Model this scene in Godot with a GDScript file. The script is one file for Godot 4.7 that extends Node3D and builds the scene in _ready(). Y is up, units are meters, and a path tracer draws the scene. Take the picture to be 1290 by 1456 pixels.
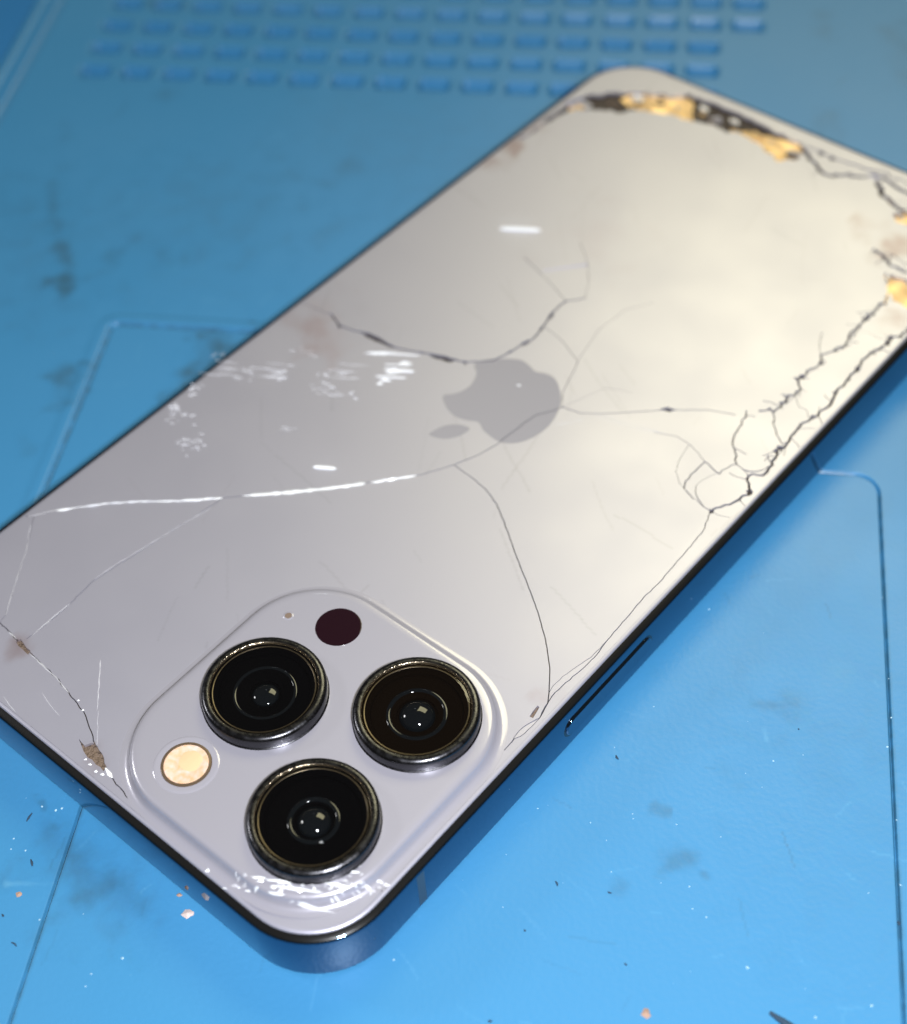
extends Node3D
# A cracked phone lying face down on a blue silicone repair mat. Metres, y up.
# Phone coordinates in millimetres: a runs along its length from the camera end, b across its width from the button side, h up from the mat.

const MM := 0.001
const LEN := 146.7
const WID := 71.5
const GLASS_TOP := 7.65
const CORNER := 9.4
const PLATEAU := Vector2(19.85, 19.4)
const PLATEAU_HALF := Vector2(17.25, 16.75)
const PLATEAU_R := 9.8
const PLATEAU_PROFILE: Array[Vector2] = [Vector2(1.25, 0.004), Vector2(0.95, 0.02), Vector2(0.66, 0.07), Vector2(0.40, 0.17), Vector2(0.20, 0.34), Vector2(0.08, 0.58), Vector2(0.0, 0.86), Vector2(-0.06, 1.06), Vector2(-0.16, 1.24), Vector2(-0.33, 1.38), Vector2(-0.56, 1.46), Vector2(-0.85, 1.49), Vector2(-1.2, 1.5)]

var rng := RandomNumberGenerator.new()
var phone: Node3D
var M := {}

# ------------------------------------------------------------------ helpers
func P(a: float, b: float, h: float) -> Vector3:
	return Vector3(a - LEN / 2.0, h, WID / 2.0 - b) * MM

func begin() -> SurfaceTool:
	var st := SurfaceTool.new()
	st.begin(Mesh.PRIMITIVE_TRIANGLES)
	return st

func vert(st: SurfaceTool, p: Vector3, n: Vector3, uv: Vector2) -> void:
	st.set_normal(n)
	st.set_uv(uv)
	st.add_vertex(p)

# a triangle wound so that its front lies on the side of its normals
func tri(st: SurfaceTool, p0: Vector3, p1: Vector3, p2: Vector3, n0: Vector3, n1: Vector3, n2: Vector3, u0 := Vector2.ZERO, u1 := Vector2.ZERO, u2 := Vector2.ZERO) -> void:
	vert(st, p0, n0, u0)
	if (p2 - p0).cross(p1 - p0).dot(n0 + n1 + n2) >= 0.0:
		vert(st, p1, n1, u1)
		vert(st, p2, n2, u2)
	else:
		vert(st, p2, n2, u2)
		vert(st, p1, n1, u1)

func quad(st: SurfaceTool, p0: Vector3, p1: Vector3, p2: Vector3, p3: Vector3, n0: Vector3, n1: Vector3, n2: Vector3, n3: Vector3, u := [Vector2.ZERO, Vector2.ZERO, Vector2.ZERO, Vector2.ZERO]) -> void:
	tri(st, p0, p1, p2, n0, n1, n2, u[0], u[1], u[2])
	tri(st, p0, p2, p3, n0, n2, n3, u[0], u[2], u[3])

func flat_tri(st: SurfaceTool, p0: Vector3, p1: Vector3, p2: Vector3, out: Vector3) -> void:
	var n := (p2 - p0).cross(p1 - p0).normalized()
	if n.dot(out) < 0.0:
		n = -n
	tri(st, p0, p1, p2, n, n, n)

func made(called: String, st: SurfaceTool, m: Material, parent: Node) -> MeshInstance3D:
	var o := MeshInstance3D.new()
	o.name = called
	o.mesh = st.commit()
	o.material_override = m
	parent.add_child(o, true)
	return o

func tag(o: Node, label: String, category := "", group := "", kind := "") -> Node:
	if label: o.set_meta("label", label)
	if category: o.set_meta("category", category)
	if group: o.set_meta("group", group)
	if kind: o.set_meta("kind", kind)
	return o

func pts(list: Array) -> PackedVector2Array:
	var r := PackedVector2Array()
	for i in range(0, list.size(), 2):
		r.append(Vector2(list[i], list[i + 1]))
	return r

# the rim of a rounded rectangle: corner centres and outward directions; a circle has half sizes 0
func rim(hx: float, hy: float, seg: int) -> Array:
	var c := PackedVector2Array()
	var d := PackedVector2Array()
	for k in 4:
		var s := Vector2(hx if k in [0, 3] else -hx, hy if k in [0, 1] else -hy)
		for i in seg + (0 if hx + hy == 0.0 else 1):
			var t := PI / 2.0 * (k + float(i) / seg)
			c.append(s)
			d.append(Vector2(cos(t), sin(t)))
	return [c, d]

# sweeps a profile of (offset outward, height) round a rim; creases where the profile turns by more than 40 degrees
func sweep(st: SurfaceTool, r: Array, profile: PackedVector2Array, put: Callable, cap := false) -> void:
	var n := profile.size()
	var nor := []
	for i in n - 1:
		var t := profile[i + 1] - profile[i]
		nor.append(Vector2(t.y, -t.x).normalized())
	var c: PackedVector2Array = r[0]
	var d: PackedVector2Array = r[1]
	var m := c.size()
	var origin: Vector3 = put.call(0.0, 0.0, 0.0)
	for i in n - 1:
		var n0: Vector2 = nor[i]
		var n1: Vector2 = nor[i]
		if i > 0 and nor[i - 1].dot(n0) > 0.76: n0 = (n0 + nor[i - 1]).normalized()
		if i < n - 2 and nor[i + 1].dot(nor[i]) > 0.76: n1 = (n1 + nor[i + 1]).normalized()
		for j in m:
			var k := (j + 1) % m
			var q := []
			var w := []
			for e in [[j, i, n0], [k, i, n0], [k, i + 1, n1], [j, i + 1, n1]]:
				var dir: Vector2 = d[e[0]]
				var pr: Vector2 = profile[e[1]]
				var xy: Vector2 = c[e[0]] + dir * pr.x
				q.append(put.call(xy.x, xy.y, pr.y))
				w.append((put.call(dir.x * e[2].x, dir.y * e[2].x, e[2].y) - origin).normalized())
			quad(st, q[0], q[1], q[2], q[3], w[0], w[1], w[2], w[3])
	if cap:
		var pr := profile[n - 1]
		var up: Vector3 = (put.call(0, 0, 1) - origin).normalized()
		var mid: Vector3 = put.call(0, 0, pr.y)
		for j in m:
			var k := (j + 1) % m
			var x := c[j] + d[j] * pr.x
			var y := c[k] + d[k] * pr.x
			tri(st, mid, put.call(x.x, x.y, pr.y), put.call(y.x, y.y, pr.y), up, up, up)

func on_phone(x: float, y: float, h: float) -> Vector3:   # x along a, y along b, from the middle
	return Vector3(x, h, -y) * MM

func local(x: float, y: float, h: float) -> Vector3:
	return Vector3(x, h, -y) * MM

# a flat piece: top face with texture coordinates in phone millimetres, and its side walls; lift tilts it
func slab(st: SurfaceTool, poly: PackedVector2Array, h0: float, h1: float, tilt := Vector2.ZERO) -> bool:
	var idx := Geometry2D.triangulate_polygon(poly)
	if idx.is_empty():
		return false
	var mid := Vector2.ZERO
	for p in poly: mid += p
	mid /= poly.size()
	var up := Vector3(-tilt.x, 1.0, tilt.y).normalized()
	var rise := func(p: Vector2) -> float: return h1 + (p - mid).dot(tilt)
	for i in range(0, idx.size(), 3):
		var x := poly[idx[i]]
		var y := poly[idx[i + 1]]
		var z := poly[idx[i + 2]]
		tri(st, P(x.x, x.y, rise.call(x)), P(y.x, y.y, rise.call(y)), P(z.x, z.y, rise.call(z)), up, up, up, x / 150.0, y / 150.0, z / 150.0)
	var turn := -1.0 if Geometry2D.is_polygon_clockwise(poly) else 1.0
	for i in poly.size():
		var x := poly[i]
		var y := poly[(i + 1) % poly.size()]
		var s := (y - x).orthogonal() * -turn
		var n := Vector3(s.x, 0.0, -s.y).normalized()
		quad(st, P(x.x, x.y, h0), P(y.x, y.y, h0), P(y.x, y.y, rise.call(y)), P(x.x, x.y, rise.call(x)), n, n, n, n, [x / 150.0, y / 150.0, y / 150.0, x / 150.0])
	return true

# a crooked path: points about every 0.5 mm pushed sideways
func crooked(path: PackedVector2Array, jitter: float) -> PackedVector2Array:
	var r := PackedVector2Array()
	for i in path.size() - 1:
		var x := path[i]
		var y := path[i + 1]
		var n := maxi(1, int(x.distance_to(y) / 0.55))
		var side := (y - x).normalized().orthogonal()
		for k in n:
			var p := x.lerp(y, float(k) / n)
			if k > 0 or (i > 0 and jitter > 0.1):
				p += side * rng.randf_range(-jitter, jitter)
			r.append(p)
	r.append(path[path.size() - 1])
	return r

func area(poly: PackedVector2Array) -> float:
	var s := 0.0
	for i in poly.size():
		s += poly[i].cross(poly[(i + 1) % poly.size()])
	return absf(s) / 2.0

func mat(albedo: Color, rough: float, metal := 0.0) -> StandardMaterial3D:   # albedo in linear light
	var m := StandardMaterial3D.new()
	m.albedo_color = albedo.linear_to_srgb()
	m.roughness = rough
	m.metallic = metal
	return m

func noise_texture(size: int, freq: float, octaves: int, low: float, high: float, as_normal := false, strength := 4.0) -> NoiseTexture2D:
	var n := FastNoiseLite.new()
	n.noise_type = FastNoiseLite.TYPE_SIMPLEX_SMOOTH
	n.seed = 7
	n.frequency = freq
	n.fractal_octaves = octaves
	var t := NoiseTexture2D.new()
	t.width = size
	t.height = size
	t.seamless = true
	t.noise = n
	t.as_normal_map = as_normal
	t.bump_strength = strength
	if not as_normal:
		var g := Gradient.new()
		g.set_color(0, Color(low, low, low))
		g.set_color(1, Color(high, high, high))
		t.color_ramp = g
	return t

# ------------------------------------------------------------------ camera and light
func camera_and_light() -> void:
	var cam := Camera3D.new()
	cam.name = "camera"
	cam.transform = Transform3D(Basis(Vector3(0.989330, -0.046534, -0.138059), Vector3(-0.073884, 0.656473, -0.750723), Vector3(0.125566, 0.752913, 0.646030)).orthonormalized(), Vector3(0.020202, 0.153760, 0.145299))
	var lens := CameraAttributesPhysical.new()
	lens.frustum_focal_length = 37.2533
	lens.frustum_focus_distance = 0.176
	lens.frustum_near = 0.01
	lens.frustum_far = 20.0
	lens.exposure_aperture = 11.0
	cam.attributes = lens
	add_child(cam)
	cam.current = true
	var e := Environment.new()
	e.background_mode = Environment.BG_COLOR
	e.background_color = Color(0.070, 0.066, 0.062).linear_to_srgb()
	e.tonemap_mode = Environment.TONE_MAPPER_LINEAR
	e.tonemap_exposure = 1.0
	e.sdfgi_enabled = true
	e.ssao_enabled = true
	e.ssil_enabled = true
	var w := WorldEnvironment.new()
	w.name = "surroundings"
	w.environment = e
	add_child(w)

	# the lamps: a small white flash by the camera, a broad warm work lamp beyond the phone, three short LED bars overhead
	lamp("flash_lamp", "small white flash lamp beside the viewer", Vector3(0.042, 0.168, 0.152), Vector3(0.0, 0.0, 0.0), Vector2(0.016, 0.016), Color(0.97, 0.98, 1.0), 0.075)
	lamp("work_lamp", "broad warm work lamp beyond the phone", Vector3(0.26, 1.11, -0.99), Vector3(0.02, 0.0, -0.02), Vector2(0.70, 0.58), Color(1.0, 0.97, 0.78), 0.70)
	lamp("side_lamp", "dim white panel lamp to the left of the phone", Vector3(-0.45, 0.30, -0.06), Vector3(-0.02, 0.0, 0.04), Vector2(0.08, 0.08), Color(1.0, 1.0, 1.0), 0.050)
	lamp("led_bar", "short LED bar overhead nearest the viewer", Vector3(-0.161, 0.50, -0.428), Vector3(-0.02, 0.0, 0.014), Vector2(0.0125, 0.0030), Color(0.93, 0.97, 1.0), 0.00040)
	lamp("led_bar", "short LED bar overhead farthest from the viewer", Vector3(-0.077, 0.50, -0.641), Vector3(-0.002, 0.0, -0.035), Vector2(0.024, 0.0045), Color(0.93, 0.97, 1.0), 0.0012)

func lamp(called: String, label: String, at: Vector3, to: Vector3, size: Vector2, color: Color, energy: float) -> void:
	var o := Node3D.new()
	o.name = called
	add_child(o, true)
	o.position = at
	o.look_at_from_position(at, to, Vector3.UP if absf((to - at).normalized().y) < 0.98 else Vector3.BACK)
	tag(o, label, "lamp")
	var hx := size.x / 2.0
	var hy := size.y / 2.0
	var put := func(x: float, y: float, h: float) -> Vector3: return Vector3(x, y, -h)
	var shell := begin()
	sweep(shell, rim(hx, hy, 3), PackedVector2Array([Vector2(0.0005, -0.001), Vector2(0.002, 0.0), Vector2(0.002, -0.012), Vector2(0.0, -0.014)]), put, true)
	made("housing", shell, M.dark_plastic, o)
	var face := begin()
	quad(face, Vector3(-hx, -hy, 0), Vector3(hx, -hy, 0), Vector3(hx, hy, 0), Vector3(-hx, hy, 0), Vector3.FORWARD, Vector3.FORWARD, Vector3.FORWARD, Vector3.FORWARD)
	var glow := StandardMaterial3D.new()
	glow.albedo_color = Color.WHITE
	glow.emission_enabled = true
	glow.emission = color
	glow.emission_energy_multiplier = 1.0
	made("glowing_face", face, glow, o)
	var l := AreaLight3D.new()
	l.name = "light"
	l.area_size = size
	l.light_color = color
	l.light_energy = energy
	l.area_range = 3.0
	l.shadow_enabled = true
	o.add_child(l, true)
	l.position = Vector3(0, 0, -0.0006)

# ------------------------------------------------------------------ materials
func materials() -> void:
	M.dark_plastic = mat(Color(0.012, 0.012, 0.013), 0.4)
	M.gasket = mat(Color(0.006, 0.006, 0.006), 0.22)
	M.steel = mat(Color(0.085, 0.155, 0.24), 0.05, 1.0)
	M.band = mat(Color(0.03, 0.05, 0.08), 0.35)
	M.glass = mat(Color(0.44, 0.435, 0.52), 0.42, 0.55)
	M.glass.albedo_texture = smears()
	M.glass.clearcoat_enabled = true
	M.glass.clearcoat = 0.05
	M.glass.clearcoat_roughness = 0.008
	M.glass.roughness_texture = noise_texture(512, 0.020, 6, 0.88, 1.0)
	M.glass.roughness = 0.41
	M.plateau = mat(Color(0.355, 0.345, 0.395), 0.30, 0.25)
	M.plateau.clearcoat_enabled = true
	M.plateau.clearcoat = 1.0
	M.plateau.clearcoat_roughness = 0.05
	M.emblem = mat(Color(0.300, 0.290, 0.312), 0.55, 0.1)
	M.emblem.metallic_specular = 0.3
	M.under = mat(Color(0.050, 0.036, 0.028), 0.7)
	M.gold = mat(Color(0.92, 0.62, 0.28), 0.42, 0.3)
	M.gold.normal_enabled = true
	M.gold.normal_texture = noise_texture(256, 0.03, 3, 0, 1, true, 6.0)
	M.crushed = mat(Color(0.84, 0.86, 0.88), 0.16)  # white broken glass, also painted in for glints and light off crack facets
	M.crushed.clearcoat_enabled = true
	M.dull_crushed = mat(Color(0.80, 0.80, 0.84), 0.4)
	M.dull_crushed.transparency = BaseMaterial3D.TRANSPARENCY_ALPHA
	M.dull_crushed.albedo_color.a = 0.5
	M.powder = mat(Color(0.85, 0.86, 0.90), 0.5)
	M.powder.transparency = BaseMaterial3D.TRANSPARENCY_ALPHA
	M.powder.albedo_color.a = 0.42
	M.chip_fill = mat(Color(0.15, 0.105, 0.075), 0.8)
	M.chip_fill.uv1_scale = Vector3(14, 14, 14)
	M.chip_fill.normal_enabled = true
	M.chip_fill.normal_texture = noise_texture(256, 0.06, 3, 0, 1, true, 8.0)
	M.ring = mat(Color(0.075, 0.075, 0.082), 0.24, 1.0)
	M.ring.normal_enabled = true
	M.ring.normal_texture = noise_texture(256, 0.05, 4, 0, 1, true, 5.0)
	M.ring.normal_scale = 0.07
	M.ring.uv1_triplanar = true
	M.ring.uv1_scale = Vector3(120, 120, 120)
	M.ring.roughness_texture = noise_texture(256, 0.03, 4, 0.4, 1.0)
	M.ring.roughness = 0.4
	M.fine_line = mat(Color(0.16, 0.13, 0.09), 0.3, 1.0)
	M.worn = mat(Color(0.34, 0.28, 0.20), 0.22, 1.0)
	M.worn.normal_enabled = true
	M.worn.normal_texture = M.ring.normal_texture
	M.worn.normal_scale = 0.8
	M.worn.uv1_triplanar = true
	M.worn.uv1_scale = Vector3(300, 300, 300)
	M.barrel = mat(Color(0.0006, 0.0006, 0.0009), 0.5)
	M.barrel.metallic_specular = 0.05
	M.brown_barrel = mat(Color(0.0024, 0.0012, 0.0005), 0.5)
	M.brown_barrel.metallic_specular = 0.05
	M.pupil = mat(Color(0.002, 0.003, 0.004), 0.05)
	M.pane = StandardMaterial3D.new()
	M.pane.transparency = BaseMaterial3D.TRANSPARENCY_ALPHA
	M.pane.albedo_color = Color(1, 1, 1, 0.0)
	M.pane.roughness = 0.02
	M.sensor = mat(Color(0.012, 0.003, 0.006), 0.12)
	M.flash_white = mat(Color(1, 1, 1), 0.3)
	var mottled := noise_texture(256, 0.02, 3, 0, 1)
	mottled.color_ramp = Gradient.new()
	mottled.color_ramp.set_color(0, Color(0.84, 0.65, 0.47))
	mottled.color_ramp.set_color(1, Color(0.86, 0.78, 0.76))
	M.flash_white.albedo_texture = mottled
	M.flash_white.uv1_triplanar = true
	M.flash_white.uv1_scale = Vector3(180, 180, 180)
	M.flash_white.clearcoat_enabled = true
	M.flash_yellow = mat(Color(0.66, 0.47, 0.28), 0.3)
	M.flash_ring = mat(Color(0.20, 0.14, 0.09), 0.3, 0.6)
	M.clear_ring = mat(Color(0.36, 0.35, 0.40), 0.12, 0.2)
	M.dust = mat(Color(0.42, 0.64, 0.78), 0.3)
	M.lint = mat(Color(0.02, 0.05, 0.09), 0.8)
	M.crumb = mat(Color(0.42, 0.27, 0.20), 0.8)
	M.flake = mat(Color(0.62, 0.50, 0.46), 0.4)
	M.bench = mat(Color(0.20, 0.19, 0.18), 0.7)

# dirt and rubbed patches on the back glass: [a, b, radius, strength, red, green, blue]
func smears() -> ImageTexture:
	var im := Image.create(600, 600, false, Image.FORMAT_RGB8)
	im.fill(Color.WHITE)
	var n := FastNoiseLite.new()
	n.seed = 11
	n.frequency = 0.035
	n.fractal_octaves = 5
	for s in [
		[70.7, 68.0, 4, 0.35, 0.93, 0.86, 0.84],
		[68.0, 62.1, 4, 0.45, 0.95, 0.89, 0.87],
		[66.6, 66.2, 3, 0.25, 0.92, 0.86, 0.84],
		[111.4, 70.7, 2.5, 0.6, 0.8, 0.7, 0.66],
		[116.1, 70.4, 2.5, 0.6, 0.8, 0.7, 0.66],
		[122.1, 69.7, 2.5, 0.5, 0.8, 0.7, 0.66],
		[129.9, 11.9, 3, 0.6, 0.8, 0.7, 0.66],
		[131.4, 15.0, 3, 0.3, 0.8, 0.7, 0.66],
		[106.4, 45.7, 6, 0.12, 0.92, 0.86, 0.86],
		[7.4, 54.3, 1.6, 0.5, 0.8, 0.7, 0.66],
		[3.0, 37.0, 2.0, 0.5, 0.8, 0.7, 0.66],
		[39.4, 2.3, 1.6, 0.4, 0.85, 0.72, 0.7],
		[116.5, 3.1, 2.5, 0.35, 0.8, 0.7, 0.66],
	]:
		for y in range(maxi(0, int((s[1] - s[2] * 1.7) * 4.0)), mini(599, int((s[1] + s[2] * 1.7) * 4.0))):
			for x in range(maxi(0, int((s[0] - s[2] * 1.7) * 4.0)), mini(599, int((s[0] + s[2] * 1.7) * 4.0))):
				var g := n.get_noise_2d(x, y)
				var d: float = Vector2(x / 4.0, y / 4.0).distance_to(Vector2(s[0], s[1])) / s[2]
				var a: float = (1.0 - smoothstep(0.2, 1.5, d * (1.0 - 0.9 * g))) * s[3] * clampf(0.6 + 1.2 * g, 0.0, 1.3)
				if a > 0.0: im.set_pixel(x, y, im.get_pixel(x, y).lerp(Color(s[4], s[5], s[6]), minf(a, 0.95)))
	# fine scratches
	for k in 150:
		var x := rng.randf_range(20, 590)
		var y := rng.randf_range(5, 285)
		var turn := rng.randfn(0.9, 0.5)
		var to := Color(1, 1, 1) if rng.randf() < 0.3 else Color(0.78, 0.77, 0.77)
		var a := rng.randf_range(0.05, 0.20)
		for i in rng.randi_range(6, 46):
			turn += rng.randf_range(-0.03, 0.03)
			x += cos(turn)
			y += sin(turn)
			if x >= 0 and y >= 0 and x < 600 and y < 600: im.set_pixel(int(x), int(y), im.get_pixel(int(x), int(y)).lerp(to, a))
	return ImageTexture.create_from_image(im)

# ------------------------------------------------------------------ the mat
const MAT_X0 := -170.0
const MAT_X1 := 130.0
const MAT_Z0 := -160.0
const MAT_Z1 := 130.0

func cuts_along(lo: float, hi: float, fine: Array) -> PackedFloat32Array:
	var r := PackedFloat32Array()
	var x := lo
	while x < hi - 1e-4:
		r.append(x)
		var step := 4.0
		for f in fine:      # from, to, step
			if x > f[0] - 1e-4 and x < f[1] - 1e-4: step = minf(step, f[2])
			elif x <= f[0] - 1e-4 and x + step > f[0]: step = maxf(f[0] - x, 0.02)
		x += step
	r.append(hi)
	return r

func rrect(x: float, z: float, x0: float, x1: float, z0: float, z1: float, r: float) -> float:
	var q := Vector2(absf(x - (x0 + x1) / 2.0) - (x1 - x0) / 2.0 + r, absf(z - (z0 + z1) / 2.0) - (z1 - z0) / 2.0 + r)
	return Vector2(maxf(q.x, 0.0), maxf(q.y, 0.0)).length() + minf(maxf(q.x, q.y), 0.0) - r

func mat_height(x: float, z: float) -> float:
	var h := 0.0
	# moulded outlines of the two panels
	var d := absf(rrect(x, z, -41.0, 48.3, 1.8, 150.0, 3.2))
	h -= 0.5 * (1.0 - smoothstep(0.03, 0.22, d))
	var s := rrect(x, z, -59.9, -25.0, -17.8, 34.0, 1.0)
	h -= 0.40 * (1.0 - smoothstep(0.06, 0.45, absf(s)))
	h += 0.16 * (1.0 - smoothstep(0.4, 1.6, absf(s - 1.0)))
	# the rows of small screw wells
	if z < -77.0 and z > -127.0 and x > -86.0 and x < 34.0:
		var k := roundf((x - 22.4) / 7.4)
		var j := roundf((z + 80.6) / 7.05)
		var wide := 1 if j <= -3 else 0
		if k >= -14 and k <= wide and j >= -6:
			var w := rrect(x - 22.4 - k * 7.4, z + 80.6 - j * 7.05, -2.45, 2.45, -1.55, 1.55, 0.5)
			h -= 2.6 * (1.0 - smoothstep(-0.35, 0.15, w))
	# the rim and the floor of the parts tray on the left
	if x < -90.0:
		h += 1.3 * (1.0 - smoothstep(0.5, 1.8, absf(x + 96.6))) * (1.0 - smoothstep(-52.0, -48.0, z))
		h -= 0.6 * (1.0 - smoothstep(0.2, 1.2, absf(x + 94.1))) * (1.0 - smoothstep(-52.0, -48.0, z))
		h -= 2.6 * (1.0 - smoothstep(-1.2, 0.3, rrect(x, z, -165.0, -98.6, -155.0, -74.0, 9.0)))
	return h

func build_mat() -> void:
	var xs := cuts_along(MAT_X0, MAT_X1, [[-101.5, -92.5, 0.4], [-86.0, 34.0, 0.4], [-61.8, -57.8, 0.22], [-41.5, -40.5, 0.08], [44.0, 47.7, 0.16], [47.7, 48.9, 0.08], [-25.6, -23.0, 0.3]])
	var zs := cuts_along(MAT_Z0, MAT_Z1, [[-126.0, -77.0, 0.4], [-84.0, -72.0, 0.5], [-20.5, -15.0, 0.22], [0.8, 6.4, 0.16], [32.0, 36.0, 0.3]])
	var nx := xs.size()
	var nz := zs.size()
	var hs := PackedFloat32Array()
	hs.resize(nx * nz)
	for j in nz:
		for i in nx:
			hs[j * nx + i] = mat_height(xs[i], zs[j])
	var v := PackedVector3Array()
	var n := PackedVector3Array()
	var uv := PackedVector2Array()
	var idx := PackedInt32Array()
	for j in nz:
		for i in nx:
			var i0 := maxi(i - 1, 0)
			var i1 := mini(i + 1, nx - 1)
			var j0 := maxi(j - 1, 0)
			var j1 := mini(j + 1, nz - 1)
			v.append(Vector3(xs[i], hs[j * nx + i], zs[j]) * MM)
			n.append(Vector3(-(hs[j * nx + i1] - hs[j * nx + i0]) / (xs[i1] - xs[i0]), 1.0, -(hs[j1 * nx + i] - hs[j0 * nx + i]) / (zs[j1] - zs[j0])).normalized())
			uv.append(Vector2((xs[i] - MAT_X0) / (MAT_X1 - MAT_X0), (zs[j] - MAT_Z0) / (MAT_Z1 - MAT_Z0)))
			if i < nx - 1 and j < nz - 1:
				var q := j * nx + i
				idx.append_array([q, q + 1, q + nx + 1, q, q + nx + 1, q + nx])
	# the sides down to the bench
	for e in [[Vector2(MAT_X0, MAT_Z0), Vector2(MAT_X1, MAT_Z0), Vector3(0, 0, -1)], [Vector2(MAT_X1, MAT_Z0), Vector2(MAT_X1, MAT_Z1), Vector3(1, 0, 0)], [Vector2(MAT_X1, MAT_Z1), Vector2(MAT_X0, MAT_Z1), Vector3(0, 0, 1)], [Vector2(MAT_X0, MAT_Z1), Vector2(MAT_X0, MAT_Z0), Vector3(-1, 0, 0)]]:
		var q := v.size()
		for p in [[e[0], 0.0], [e[1], 0.0], [e[1], -5.0], [e[0], -5.0]]:
			v.append(Vector3(p[0].x, p[1], p[0].y) * MM)
			n.append(e[2])
			uv.append(Vector2(0.01, 0.01))
		idx.append_array([q, q + 2, q + 1, q, q + 3, q + 2])
	var arrays := []
	arrays.resize(Mesh.ARRAY_MAX)
	arrays[Mesh.ARRAY_VERTEX] = v
	arrays[Mesh.ARRAY_NORMAL] = n
	arrays[Mesh.ARRAY_TEX_UV] = uv
	arrays[Mesh.ARRAY_INDEX] = idx
	var mesh := ArrayMesh.new()
	mesh.add_surface_from_arrays(Mesh.PRIMITIVE_TRIANGLES, arrays)
	var o := MeshInstance3D.new()
	o.name = "repair_mat"
	o.mesh = mesh
	o.material_override = mat_material()
	add_child(o)
	tag(o, "blue silicone repair mat with rows of small wells, under the phone", "mat")

	var st := begin()
	sweep(st, rim(0.5, 0.4, 4), PackedVector2Array([Vector2(0.04, -0.04), Vector2(0.04, -0.008), Vector2(0.037, -0.0052)]), func(x: float, y: float, h: float) -> Vector3: return Vector3(x, h, y), true)
	tag(made("bench_top", st, M.bench, self), "grey bench top under the blue mat", "", "", "structure")

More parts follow.
